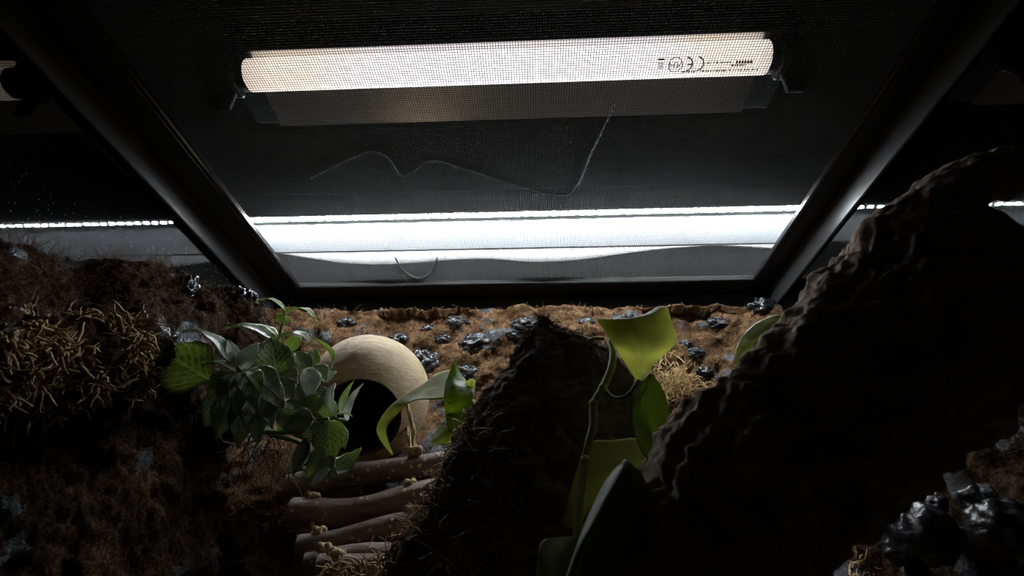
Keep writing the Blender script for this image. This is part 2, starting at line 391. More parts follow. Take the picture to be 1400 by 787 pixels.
# dust on the left pane
nd = 420; yy = .16+.30*rng.random(nd); zt = .17+.9*(yy-.16)*.35
zr = zt+.05*rng.random(nd)**1.6
V = []; F = []
for k in range(nd):
    c = np.array([-XA+.0002, yy[k], ZC+zr[k]]); r = .00018+.00022*rng.random()
    n = len(V); V += [c+np.array([0, r, 0]), c+np.array([0, 0, r]), c+np.array([0, -r, 0]), c+np.array([0, 0, -r]), c+np.array([r, 0, 0])]
    F += [(n, n+1, n+4), (n+1, n+2, n+4), (n+2, n+3, n+4), (n+3, n, n+4)]
tag(obj('dust', V, F, dust, wl, smooth=False), kind='stuff')
sc = obj('scratch', *tube_mesh(catmull([[XB-.0002, .333, ZC+.135], [XB-.0002, .336, ZC+.115], [XB-.0002, .338, ZC+.098]], 10), .0003, 4), dust, wr)

fr = thing('terrarium_frame', 'black plastic top frame around the terrarium rim', 'frame', (0, YB, H))
SK = H-.027
for s in (-1, 1):
    XS = XA if s < 0 else XB
    a, b = sorted((s*(XS-.003), s*(XS-.0002))); box('skirt', (a, b, YF, YB-.003, SK, H-.0005), skirt_mat, fr, .0008)
    a, b = sorted((s*(MX+.006), s*.342)); box('rail', (a, b, YF-.01, YB+.012, H, H+.012), black_plastic, fr, .0015)
    a, b = sorted((s*(XS+.0045), s*(XS+.007))); box('outer_skirt', (a, b, YF-.01, YB+.012, SK-.01, H-.0005), black_plastic, fr, .0008)
box('skirt', (-XA+.004, XB-.004, YB-.003, YB-.0002, SK, H-.0005), skirt_mat, fr, .0008)
box('rail', (-MX-.005, MX+.005, YB-.032, YB+.012, H, H+.010), matte_black, fr, .0015)
box('rail', (-MX-.005, MX+.005, YF-.01, YF+.025, H, H+.012), black_plastic, fr, .0015)

lid = thing('screen_lid', 'dark woven wire screen lid lying over the terrarium', 'lid', (0, YB-.035, H))
for s in (-1, 1):
    a, b = sorted((s*MX, s*(MX+.0055))); box('lid_rail', (a, b, YF+.02, YB-.032, H-.0015, H+.0052), black_trim, lid, .0012)
box('lid_rail', (-MX, MX, YB-.038, YB-.0325, H-.0015, H+.0052), matte_black, lid, .0012)
box('lid_rail', (-MX, MX, YF+.0255, YF+.031, H-.0015, H+.0052), black_trim, lid, .0012)
ZM = H+.004; PIT = .0020; WR = .00021
def wires():
    V = []; F = []; off = 0
    y0, y1 = YF+.028, YB-.034; ns = 13
    def warp(x, y): 
        p = np.stack([x*9, y*9, np.zeros_like(x)], -1)
        return .0007*(vnoise(p, 5)-.5), .0007*(vnoise(p, 6)-.5), .0011*(vnoise(p*.6, 8)-.5)
    for axis in (0, 1):
        cs = np.arange(-MX+.001, MX, PIT) if axis == 0 else np.arange(y0, y1, PIT)
        t = np.linspace(y0, y1, ns) if axis == 0 else np.linspace(-MX, MX, 17)
        C, T = np.meshgrid(cs, t, indexing='ij')
        x, y = (C, T) if axis == 0 else (T, C)
        dx, dy, dz = warp(x, y); jit = .00012*rng.normal(size=C.shape)
        x = x+dx+(jit if axis == 0 else 0); y = y+dy+(jit if axis else 0); z = ZM+dz+(WR*.9 if axis else -WR*.9)
        ctr = np.stack([x, y, z], -1); n = len(t)
        e = np.array([1, 0, 0]) if axis == 0 else np.array([0, 1, 0]); k = np.array([0, 0, 1])
        ring = np.stack([ctr+WR*(math.cos(a)*e+math.sin(a)*k) for a in (0, math.pi/2, math.pi, 3*math.pi/2)], 2)
        V.append(ring.reshape(-1, 3)); m = n*4; base = off+np.arange(len(cs))*m
        for q in range(n-1):
            for j in range(4):
                F.append(np.stack([base+q*4+j, base+q*4+(j+1) % 4, base+(q+1)*4+(j+1) % 4, base+(q+1)*4+j], 1))
        off += ring.size//3
    return np.concatenate(V), np.concatenate(F).tolist()
V, F = wires(); tag(obj('wire_screen', V, F, mesh_steel, lid), kind='stuff')

# ------------------------------------------------------------------ tube light on the lid
ZT = ZC+.370; dT = ray(720, 90); YT = (ZT-ZC)/dT[2]*dT[1]; RT = .013
xa = PZ(336, 92, ZT-ZC)[0]; xb = PZ(1046, 80, ZT-ZC)[0]; XM = (xa+xb)/2
fx = thing('tube_light', 'white fluorescent tube light with metal reflector resting on the screen lid', 'lamp', (XM, YT, ZM))
def cylx(name, x0, x1, r, mat, parent, y=YT, z=ZT, ns=32):
    return obj(name, *tube_mesh(np.array([[x0, y, z], [x0+.3*(x1-x0), y, z], [x0+.7*(x1-x0), y, z], [x1, y, z]]), r, ns), mat, parent)
def tube_mat():
    m, nt, b = new_mat('tube_glow'); tc = N(nt, 'ShaderNodeTexCoord'); sx = N(nt, 'ShaderNodeSeparateXYZ'); nt.links.new(tc.outputs['Generated'], sx.inputs[0])
    c = ramp(nt, sx.outputs[0], [(0, (.42, .35, .30)), (.05, (.62, .53, .44)), (.13, (.66, .57, .47)), (.24, (.72, .68, .69)), (.5, (.74, .71, .73)), (.80, (.72, .68, .69)), (.90, (.66, .58, .46)), (.97, (.6, .54, .48)), (1, (.45, .39, .35))])
    nt.links.new(c, b.inputs['Emission Color']); b.inputs['Emission Strength'].default_value = TUBE_STRENGTH
    b.inputs['Base Color'].default_value = (.6, .6, .6, 1); b.inputs['Roughness'].default_value = .2
    return m
ZR0 = ZT+RT+.001
tb = cylx('fluorescent_tube', xa, xb, RT, tube_mat(), fx)
for s, x in ((-1, xa), (1, xb)):
    cylx('tube_cap', min(x, x+s*.006), max(x, x+s*.006), RT*.98, matte_black, fx)
    a, b = sorted((x+s*.006, x+s*.026)); box('socket', (a, b, YT-.0135, YT+.0135, ZT-.0135, ZR0+.0002), black_plastic, fx, .003)
# flat mirror reflector and housing
ZR = ZT+RT+.0012
xprof2 = [(YT-.0125, ZR), (YT+.02, ZR), (YT+.062, ZR-.004), (YT+.062, ZR-.0015), (YT-.0125, ZR+.0012)]
V = np.array([[[x, q[0], q[1]] for q in xprof2] for x in np.linspace(xa-.004, xb+.004, 5)])
obj('reflector', V, grid_faces(5, 5, True)+[(4, 3, 2, 1, 0), (20, 21, 22, 23, 24)], alu, fx, smooth=False)
box('housing', (xa-.03, xb+.03, YT-.0135, YT+.064, ZR+.0016, ZR+.04), black_plastic, fx, .002)
for s, x in ((-1, xa), (1, xb)):
    a, b = sorted((x+s*.010, x+s*.024)); box('foot', (a, b, YT+.004, YT+.008, ZM+.0005, ZT-.0138), matte_black, fx, .0008)
# the print on the tube, upside down to the viewer
fdir = unit(CAM-np.array([CAM[0], YT, ZT])); gdir = np.array([0, fdir[2], -fdir[1]])
if gdir @ CU < 0: gdir = -gdir
def on_tube(sx, ty, lift=.0004):
    a = ty/RT; return np.array([sx, YT, ZT])+(RT+lift)*(math.cos(a)*fdir+math.sin(a)*gdir)
def print_text(txt, px, t, size, name='print'):
    cu = bpy.data.curves.new('t', 'FONT'); cu.body = txt; cu.size = size; cu.align_x = 'CENTER'; cu.align_y = 'CENTER'; cu.resolution_u = 4
    o = bpy.data.objects.new('t', cu); COL.objects.link(o); dg = bpy.context.evaluated_depsgraph_get()
    me = bpy.data.meshes.new_from_object(o.evaluated_get(dg)); x0 = PZ(px, 92, ZT-RT-ZC)[0]
    V = [on_tube(x0-v.co.x, t-v.co.y) for v in me.vertices]; F = [tuple(p.vertices) for p in me.polygons]
    bpy.data.objects.remove(o); bpy.data.curves.remove(cu); bpy.data.meshes.remove(me)
    return obj(name, V, F, print_ink, tb, smooth=False)
def print_quads(px, lst, name='print'):
    x0 = PZ(px, 92, ZT-RT-ZC)[0]; V = []; F = []
    for (sx, t, wd, ht) in lst:
        n = len(V); V += [on_tube(x0+sx-wd/2, t-ht/2), on_tube(x0+sx+wd/2, t-ht/2), on_tube(x0+sx+wd/2, t+ht/2), on_tube(x0+sx-wd/2, t+ht/2)]; F.append((n, n+1, n+2, n+3))
    return obj(name, V, F, print_ink, tb, smooth=False)
def ring_quads(px, t, r, wd, n=28):
    x0 = PZ(px, 92, ZT-RT-ZC)[0]; V = []; F = []
    for k in range(n):
        a = 2*math.pi*k/n
        V += [on_tube(x0+(r-wd/2)*math.cos(a), t+(r-wd/2)*math.sin(a)), on_tube(x0+(r+wd/2)*math.cos(a), t+(r+wd/2)*math.sin(a))]
    for k in range(n): a = 2*k; b = 2*((k+1) % n); F.append((a, a+1, b+1, b))
    return obj('print', V, F, print_ink, tb, smooth=False)
def ce_mark(px, t):
    x0 = PZ(px, 92, ZT-RT-ZC)[0]; V = []; F = []; r, wd = .0050, .0010
    for cx_, bar in ((.0036, False), (-.0050, True)):                  # C then E, turned upside down
        n0 = len(V); m = 16
        for k in range(m+1):
            a = math.radians(-80+160*k/m)
            for q in (r-wd/2, r+wd/2): V.append(on_tube(x0+cx_+q*math.cos(a), t+q*math.sin(a)))
        F += [(n0+2*k, n0+2*k+1, n0+2*k+3, n0+2*k+2) for k in range(m)]
        if bar:
            n = len(V); F.append((n, n+1, n+2, n+3))
            V += [on_tube(x0+cx_+.001, t-wd/2), on_tube(x0+cx_+r, t-wd/2), on_tube(x0+cx_+r, t+wd/2), on_tube(x0+cx_+.001, t+wd/2)]
    return obj('print', V, F, print_ink, tb, smooth=False)
TT = -.0030
ce_mark(946, TT); print_text('ÆH', 923, TT, .006); ring_quads(923, TT, .0053, .0006)
print_quads(903, [(0, TT+.0042, .005, .0013), (0, TT-.0022, .0035, .0005), (-.0012, TT-.0002, .0005, .0042), (.0012, TT-.0002, .0005, .0042), (0, TT+.0016, .0045, .0005), (0, TT-.0004, .003, .0005)])
q = []
for row, (t, a, b) in enumerate(((TT+.0006, .0, .018), (TT-.0018, .019, .032), (TT-.0058, -.018, .042))):
    x = a
    while x < b:
        wd = .0006+.0009*random.random(); q.append((x, t, wd, .0011+.0007*random.random())); x += wd+.0005+(.0012 if random.random() < .2 else 0)
q += [(.0225+k*.0022, TT+.0004, .0015, .0022) for k in range(6)]
print_quads(966, q, 'small_print')

# ------------------------------------------------------------------ LED bar at the back of the lid
zr = .380; dL = ray(720, 293); YL = zr/dL[2]*dL[1]; ZL = ZC+zr
lb = thing('led_bar', 'long white LED strip light bar along the back of the screen lid', 'lamp', (0, YL+.02, ZM))
XL = .337
def xprof(name, prof, mat, parent, x0=-XL, x1=XL, n=3, solid=0):
    xs = np.linspace(x0, x1, n); V = np.array([[[x, q[0], q[1]] for q in prof] for x in xs]); F = grid_faces(n, len(prof), True)
    F += [tuple(range(len(prof)))[::-1], tuple((n-1)*len(prof)+k for k in range(len(prof)))]
    return obj(name, V, F, mat, parent, smooth=False)
dP = ray(720, 338); zp = .367; YP = zp/dP[2]*dP[1]; ZP = ZC+zp
xprof('housing', [(YL-.006, ZL+.002), (YL-.006, ZL+.018), (YP+.006, ZL+.018), (YP+.006, ZP+.001), (YP+.001, ZP+.0015), (YL+.0052, ZL+.0085), (YL+.0052, ZL+.002)], led_housing, lb)
xprof('reflector_panel', [(YL+.0055, ZL+.0065), (YP, ZP), (YP+.001, ZP+.0012), (YL+.0055, ZL+.008)], led_panel, lb)
xprof('circuit_strip', [(YL-.005, ZL+.0004), (YL+.005, ZL+.0004), (YL+.005, ZL+.0018), (YL-.005, ZL+.0018)], strip_mat, lb)
led_glow = emis('led_glow', (.88, .95, 1.0), LED_STRENGTH)
nl = int(2*XL/.0106); x0 = -XL+.006
V, F = boxes([(-.0026+x0, .0026+x0, YL-.0016, YL+.0016, ZL-.0009, ZL+.0003)])
chip = obj('led_chip', V, F, led_glow, lb, smooth=False); c0 = np.array(chip.location)+wloc(lb)
for k in range(1, nl): inst(chip, c0+np.array([k*.0106, 0, 0]), lb)
# added sheet standing in for a bright band behind the bar, wavy lower edge
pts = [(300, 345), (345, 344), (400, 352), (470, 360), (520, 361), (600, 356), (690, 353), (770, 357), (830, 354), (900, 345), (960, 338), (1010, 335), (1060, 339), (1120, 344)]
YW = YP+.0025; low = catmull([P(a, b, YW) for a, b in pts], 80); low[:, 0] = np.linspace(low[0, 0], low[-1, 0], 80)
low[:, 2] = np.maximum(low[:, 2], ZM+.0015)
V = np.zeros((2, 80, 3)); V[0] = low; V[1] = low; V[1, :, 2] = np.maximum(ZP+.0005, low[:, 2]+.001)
obj('band_standin', V, grid_faces(2, 80), band_mat, lb, solid=.0006)
for s in (-1, 1):
    a, b = sorted((s*(XL+.0005), s*(XL+.004))); box('end_bracket', (a, b, YL-.006, YP+.006, H+.0125, ZL+.018), black_plastic, lb, .0005)

# cables on the lid
zc_ = ZM-ZC+.0022
pts = [PZ(a, b, zc_) for a, b in [(425, 243), (470, 221), (505, 208), (530, 216), (548, 240), (562, 236), (590, 220), (640, 233), (700, 252), (765, 267), (788, 256), (808, 210), (832, 160), (840, 140)]]
tag(tube('lamp_cable', pts, .00075, cable_mat, n=90, ns=8), 'thin dark cable lying loosely across the screen between the lights', 'cable')
pts = [PZ(a, b, zc_) for a, b in [(540, 352), (552, 370), (572, 380), (588, 372), (598, 352)]]
tag(tube('led_cable', pts, .0011, cable_mat, n=40, ns=8), 'short cable loop below the LED bar near the back rail', 'cable')

# ------------------------------------------------------------------ coir-covered foam
def normals_grid(V):
    return unit(np.cross(np.gradient(V, axis=0), np.gradient(V, axis=1)))
def sil_mask(Pn, scale, s): return .42+1.05*(vnoise(Pn*scale, s)-.5)+.5*(vnoise(Pn*scale*2.3, s+1)-.5)
# back
def back_y(x, z):              # z above the camera
    led = .5*(1+np.tanh((.135-z)/.03)); ledge = .075*led
    side = .012*np.sin(x*19+1)
    return .545-ledge-side*(z < .3)-.03*np.clip((.3-z)/.3, 0, 1)
nx, nz = 300, 170
X, Z = np.meshgrid(np.linspace(-XA+.002, XB-.002, nx), np.linspace(-ZC-.004, .303, nz), indexing='ij')
Yb = back_y(X, Z); Q = np.stack([X, Yb, Z], -1)
bump = .014*fbm(Q*38, 2, 11)+.007*fbm(Q*95, 3, 21)+.0025*fbm(Q*330, 2, 31)
Yb = Yb-bump; Yb = np.minimum(Yb, .568)
top = Z+.006*fbm(Q*60, 3, 77)*(Z > .29)
V = np.stack([X, Yb, top+ZC], -1); msk = sil_mask(Q, 46, 41)+.25*np.clip(bump/.01, -1, 1)-.20
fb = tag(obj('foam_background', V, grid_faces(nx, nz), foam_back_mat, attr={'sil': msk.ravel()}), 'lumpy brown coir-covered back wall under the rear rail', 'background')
Nb = normals_grid(V); Nb = np.where(Nb[..., 1:2] > 0, -Nb, Nb)
sel = rng.choice(nx*nz, 7000, replace=False); m2 = (msk.ravel()[sel] < .5) & (Z.ravel()[sel] > .02); sel = sel[m2]
V2, F2 = strands(V.reshape(-1, 3)[sel], Nb.reshape(-1, 3)[sel]*.6, .010, .00022, 4, .6, .1, 5)
tag(obj('coir_fibre', V2, F2, coir, fb), kind='stuff')
sel = rng.choice(nx*nz, 9000, replace=False); sel = sel[Z.ravel()[sel] > .03]
V2, F2 = strands(V.reshape(-1, 3)[sel]-Nb.reshape(-1, 3)[sel]*.0008, Nb.reshape(-1, 3)[sel], .0035, .0009, 2, .8, 0, 55)
tag(obj('coir_crumb', V2, F2, coir_crumb, fb), kind='stuff')
def lump(name, c, r, mat, parent, s, squash=(1, 1, 1), amp=.25, freq=2.2, n=26):
    th = np.linspace(0, np.pi, n); ph = np.linspace(0, 2*np.pi, 2*n, endpoint=False)
    T, Ph = np.meshgrid(th, ph, indexing='ij'); d = np.stack([np.sin(T)*np.cos(Ph), np.sin(T)*np.sin(Ph), np.cos(T)], -1)
    k = 1+amp*fbm(d*freq+s*3.7, 4, s); V = np.asarray(c)+d*k[..., None]*r*np.asarray(squash)
    return obj(name, V, grid_faces(n, 2*n, True, True), mat, parent)
def on_back(px, py):
    lo = P(px, py, .40); y = .5
    for _ in range(12):
        p = P(px, py, y); y = float(back_y(p[0], p[2]-ZC))
    return P(px, py, y)
for i, (px, py, r) in enumerate([(576, 497, .019), (655, 470, .016), (640, 512, .014), (545, 463, .010), (605, 462, .007), (586, 449, .008), (700, 455, .010), (625, 440, .010), (720, 443, .012), (952, 482, .008), (965, 508, .007), (938, 470, .006), (985, 440, .010), (1045, 418, .012), (800, 440, .008), (470, 440, .009)]):
    lump('silicone_lump', on_back(px, py)+np.array([0, .002, 0]), r, silicone, fb, 50+i, (1.3, .55, .8), .75, 3.2)

# left ledge
sil = [(-40, 350), (0, 344), (26, 338), (56, 345), (86, 350), (109, 355), (159, 352), (198, 354), (225, 360), (245, 370), (274, 379), (291, 393), (327, 400), (345, 410)]
Ys = np.linspace(.185, .385, len(sil)); ridge = np.array([P(a, b+7, y) for (a, b), y in zip(sil, Ys)])
ridge = np.concatenate([ridge, [[-.275, .405, ZC+.215], [-.30, .43, ZC+.19], [-.312, .47, ZC+.17], [-.314, .50, ZC+.15]]])
base = np.array([[np.interp(y, [.1, .19, .25, .30, .345, .385, .41, .50], [-.315, -.305, -.26, -.205, -.16, -.155, -.20, -.305]), y, -.004] for y in ridge[:, 1]])
nu, nv = 260, 220; rd = catmull(ridge, nu); bs = catmull(base, nu)
tv = np.linspace(0, 1, nv); V = np.zeros((nu, nv, 3))
for i in range(nu):
    wall = np.array([-XA+.001, rd[i, 1], rd[i, 2]-.012]); r0 = rd[i]; b0 = bs[i]
    kk = float(np.clip((.36-rd[i, 1])/.10, 0, 1)); d = b0-r0; inw = np.array([-1, 0, 0])
    c = [wall, wall*.4+r0*.6+np.array([0, 0, .004]), r0, r0+d*.10+np.array([.012, 0, 0]), r0+d*.30+inw*(-.040*kk-.004)+np.array([0, -.03*kk-.01, 0]), r0+d*.46+inw*.03*(1-kk)+np.array([0, .015, 0]), r0+d*.75+inw*.03*(1-kk)+np.array([0, .015, 0]), b0]
    V[i] = catmull(c, nv)
Nn = normals_grid(V); Nn = np.where(((Nn*np.array([1, -.3, .3])).sum(-1) < 0)[..., None], -Nn, Nn)
amp = np.clip(tv*8, 0, 1)[None, :]
bump = .010*fbm(V*40, 2, 12)+.007*fbm(V*95, 3, 22)+.0024*fbm(V*330, 2, 32)
V = V+Nn*(bump*amp)[..., None]; V[..., 0] = np.maximum(V[..., 0], -XA+.0005)
msk = sil_mask(V, 42, 43)+.15*np.clip(bump/.01, -1, 1)-.30
fl = tag(obj('foam_ledge', V, grid_faces(nu, nv), foam_shaded_mat, attr={'sil': msk.ravel()}), 'tall shaded coir-covered foam ledge carrying moss and the white-veined plant', 'ledge')
VL, NL = V, Nn
sel = rng.choice(nu*nv, 6000, replace=False); keep = (msk.ravel()[sel] < .55) & ((sel % nv) > nv*.2) & ((sel % nv) < nv*.66); sel = sel[keep]
V2, F2 = strands(V.reshape(-1, 3)[sel], Nn.reshape(-1, 3)[sel]*.5, .012, .00022, 4, .7, .15, 6)
tag(obj('coir_fibre', V2, F2, coir_dark, fl), kind='stuff')
for i, (px, py, r, Y) in enumerate([(254, 396, .009, .325), (335, 418, .013, .375), (318, 430, .009, .367), (218, 474, .010, .29), (178, 378, .006, .287)]):
    lump('silicone_lump', P(px, py, Y), r, silicone, fl, 80+i, (.8, .9, 1.2), .8, 3.4)
# right ledge
sr = np.array([[.295, .16, .05], [.285, .22, .060], [.272, .28, .074], [.272, .33, .092], [.285, .37, .088], [.262, .41, .060], [.258, .45, .050], [.27, .50, .05]]); sr[:, 2] += ZC
br = np.array([[.235+.0*y, y, -.004] for y in sr[:, 1]]); br[:, 0] = [.303, .298, .28, .25, .225, .205, .20, .20]
nu, nv = 170, 120; rd = catmull(sr, nu); bs = catmull(br, nu); V = np.zeros((nu, nv, 3))
for i in range(nu):
    wall = np.array([XB-.001, rd[i, 1], rd[i, 2]+.006]); d = bs[i]-rd[i]
    V[i] = catmull([wall, wall*.4+rd[i]*.6, rd[i], rd[i]+d*.3+np.array([-.012, 0, 0]), rd[i]+d*.65, bs[i]], nv)
Nn = normals_grid(V); Nn = np.where(((Nn*np.array([-1, -.3, .3])).sum(-1) < 0)[..., None], -Nn, Nn)
bump = .013*fbm(V*42, 2, 13)+.008*fbm(V*95, 3, 23)+.0024*fbm(V*330, 2, 33)
V = V+Nn*(bump*np.clip(np.linspace(0, 8, nv), 0, 1)[None])[..., None]; V[..., 0] = np.minimum(V[..., 0], XB-.0005)
msk = sil_mask(V, 45, 45)+.25*np.clip(bump/.01, -1, 1)
fr_ = tag(obj('foam_ledge', V, grid_faces(nu, nv), foam_shaded_mat, attr={'sil': msk.ravel()}), 'low coir and glossy silicone ledge below the leaning cork log', 'ledge')
sel = rng.choice(nu*nv, 2500, replace=False); sel = sel[msk.ravel()[sel] < .5]
V2, F2 = strands(V.reshape(-1, 3)[sel], Nn.reshape(-1, 3)[sel]*.5, .006, .0002, 3, .6, .1, 9)
tag(obj('coir_fibre', V2, F2, coir_dark, fr_), kind='stuff')
for i, (px, py, r, Y) in enumerate([(1262, 728, .017, .33), (1232, 752, .010, .37), (1285, 690, .008, .34), (1340, 685, .010, .32), (1375, 720, .014, .27)]):
    lump('silicone_lump', P(px, py, Y), r, silicone, fr_, 90+i, (1, 1, .9), .4, 2.4)

# ------------------------------------------------------------------ wood
def loft(name, sections, depth, mat, parent, nu, nc, amp, seed, twist=.0, groove=.0):
    """sections: (pixel pair of the two flanks, Y); ellipse with the given depth ratio"""
    C = []; A = []; B = []
    for (u, l, Y) in sections:
        a = P(*u, Y); b = P(*l, Y); C.append((a+b)/2); A.append((a-b)/2)
    C = catmull(C, nu); A = catmull(A, nu); T = unit(np.gradient(C, axis=0)); Bv = unit(np.cross(T, A)); Lh = np.linalg.norm(A, axis=1, keepdims=True)
    th = np.linspace(0, 2*np.pi, nc, endpoint=False)
    V = C[:, None]+np.cos(th)[None, :, None]*A[:, None]+np.sin(th)[None, :, None]*(Bv*np.maximum(Lh*depth, .003))[:, None]
    rad = unit(V-C[:, None]); s = np.linspace(0, 1, nu)[:, None]*np.ones((1, nc))
    length = np.linalg.norm(np.diff(C, axis=0), axis=1).sum()
    R0 = np.linalg.norm(V-C[:, None], axis=-1)
    # coordinates along the grain, for ridges that follow the axis
    q = np.stack([np.cos(th)[None]*Lh*55, np.sin(th)[None]*Lh*55, s*length*16+0*R0], -1)
    d = amp*(.9*(ridged(q, 4, seed)-.55)+.7*fbm(V*55, 3, seed+7)+.35*fbm(V*190, 3, seed+9))
    if groove: d = d-groove*np.clip(vnoise(q*np.array([.8, .8, .5]), seed+15)-.62, 0, 1)*3
    V = V+rad*d[..., None]
    n = nu*nc; Vf = np.concatenate([V.reshape(-1, 3), C[:1], C[-1:]]); F = grid_faces(nu, nc, True)
    F += [(n, (k+1) % nc, k) for k in range(nc)]+[(n+1, (nu-1)*nc+k, (nu-1)*nc+(k+1) % nc) for k in range(nc)]
    return obj(name, Vf, F, mat, parent), V, rad
YQ = .195
base_pt = P(960, 980, YQ); base_pt[2] = 0
lg = thing('cork_log', 'thick rough cork bark log leaning up against the right glass', 'log', base_pt)
_, VG, RG = loft('trunk', [((800, 1040), (1010, 1150), YQ), ((830, 860), (1060, 960), YQ), ((880, 680), (1115, 815), YQ), ((922, 568), (1185, 740), YQ), ((1000, 511), (1245, 690), YQ), ((1063, 430), (1300, 640), YQ),
     ((1134, 374), (1362, 585), YQ), ((1195, 306), (1425, 520), YQ), ((1262, 285), (1465, 450), YQ), ((1335, 292), (1480, 400), YQ), ((1365, 302), (1450, 370), YQ), ((1385, 318), (1425, 352), YQ)], .5, cork, lg, 300, 200, .011, 3, groove=.008)
loft('branch', [((1185, 318), (1270, 350), YQ-.002), ((1205, 286), (1295, 330), YQ-.003), ((1236, 268), (1318, 306), YQ-.004), ((1268, 240), (1340, 282), YQ-.005), ((1304, 230), (1352, 273), YQ-.005), ((1336, 216), (1384, 264), YQ-.004), ((1358, 207), (1392, 258), YQ-.003), ((1370, 206), (1394, 250), YQ-.003), ((1380, 216), (1393, 240), YQ-.003)], .7, cork, lg, 120, 90, .007, 5)
YS = .275
bp = P(740, 900, YS); bp[2] = 0
st = thing('bark_stump', 'dark pointed bark stump with a mossy flank between ladder and vine', 'stump', bp)
_, VS, RS = loft('trunk', [((470, 1080), (985, 1080), YS), ((505, 870), (950, 880), YS), ((530, 780), (925, 785), YS), ((578, 695), (898, 705), YS), ((620, 612), (878, 622), YS), ((655, 552), (863, 560), YS), ((690, 500), (856, 520), YS), ((708, 470), (840, 486), YS),
     ((722, 452), (815, 470), YS), ((733, 440), (778, 456), YS), ((740, 434), (752, 440), YS)], .45, stump_mat, st, 260, 190, .010, 9, groove=.005)
# moss fringe on the stump's left flank
cand = VS.reshape(-1, 3); cr = RS.reshape(-1, 3); zrel = cand[:, 2]-ZC
ok = np.where((cr[:, 0] < -.25) & (zrel < .085) & (zrel > -.03) & (cr[:, 1] < .75))[0]; ok = rng.choice(ok, 900)
V2, F2 = strands(cand[ok], cr[ok]+np.array([-.3, -.2, 0]), .011, .0005, 6, 1.0, .25, 14)
tag(obj('moss', V2, F2, moss_dry, st), kind='stuff')
ok = rng.choice(len(cand), 1500); V2, F2 = strands(cand[ok], cr[ok]*.5, .006, .00018, 3, .6, .1, 15)
tag(obj('bark_fibre', V2, F2, coir_dark, st), kind='stuff')

# ------------------------------------------------------------------ coconut hut and ladder
YC = .438; cc = P(503, 543, YC); RC = .0545
hut = thing('coconut_hut', 'pale tan coconut shell hide with a round dark opening', 'hide', cc-np.array([0, 0, RC]))
ax = unit(P(488, 585, YC-.05)-cc); s1 = unit(np.cross(ax, [0, 0, 1])); s2 = np.cross(s1, ax)
th0 = math.radians(36); no_, ni = 60, 40; nph = 96
to = np.linspace(th0, math.pi, no_); ti = np.linspace(math.pi, th0, ni)
ph = np.linspace(0, 2*np.pi, nph, endpoint=False)
def shell_pts(t, r):
    T, Ph = np.meshgrid(t, ph, indexing='ij')
    d = np.cos(T)[..., None]*ax+np.sin(T)[..., None]*(np.cos(Ph)[..., None]*s1+np.sin(Ph)[..., None]*s2)
    k = r*(1+.015*fbm(d*1.6, 2, 3)+.006*fbm(d*9, 3, 6))*(1+.03*np.abs(d[..., 2:3]))[..., 0]
    return cc+d*k[..., None]
Vo = shell_pts(to, RC); Vi = shell_pts(ti, RC-.0045)
rim = np.concatenate([Vi[-1:], (Vo[:1]*.5+Vi[-1:]*.5)+ax*.0004, Vo[:1]])
obj('shell', Vo, grid_faces(no_, nph, True), coco, hut); obj('inside', Vi, grid_faces(ni, nph, True), coco_in, hut); obj('rim', rim, grid_faces(3, nph, True), coco_in, hut)
def twisted(name, pts, r, mat, parent, n=60):
    pa = catmull(pts, n); V = []; F = []; T = unit(np.gradient(pa, axis=0)); a = unit(np.cross(T, [.3, .5, .8])); b = np.cross(T, a)
    L = np.concatenate([[0], np.cumsum(np.linalg.norm(np.diff(pa, axis=0), axis=1))])
    for k in range(3):
        w_ = L/(r*5)+k*2.094; c = pa+(np.cos(w_)[:, None]*a+np.sin(w_)[:, None]*b)*r*.55
        v, f = tube_mesh(c, r*.62, 7); F += [tuple(q+len(V) for q in ff) for ff in f]; V += list(v)
    return obj(name, V, F, mat, parent)
def knot(c, r, parent, s):
    g2 = np.random.default_rng(s); V = []; F = []
    for k in range(3):
        n1 = unit(g2.normal(0, 1, 3)+np.array([0, -1.2*(k == 0), .6])); e = unit(np.cross(n1, [.2, 1, .3])); f2 = np.cross(n1, e)
        t = np.linspace(0, 2*np.pi, 22); o_ = np.array([(k-1)*r*.75, 0, 0])
        pa = np.asarray(c)+o_+(np.cos(t)[:, None]*e+np.sin(t)[:, None]*f2)*r*.62
        v, f = tube_mesh(pa, r*.5, 8, False); F += [tuple(q+len(V) for q in ff) for ff in f]; V += list(v)
    return obj('knot', V, F, rope_mat, parent)
RU = [((395, 662), (610, 630), .404, .0090), ((400, 699), (600, 674), .388, .0098), ((411, 742), (600, 712), .372, .0079), ((420, 768), (590, 752), .360, .0074), ((436, 775), (610, 766), .349, .0074), ((440, 850), (610, 842), .338, .0078), ((440, 930), (610, 925), .328, .0078)]
lad = thing('rope_ladder', 'rustic ladder of dark twig rungs tied with tan rope below coconut hut', 'ladder', np.array([P(500, 950, .33)[0], .33, 0]))
rungs = []
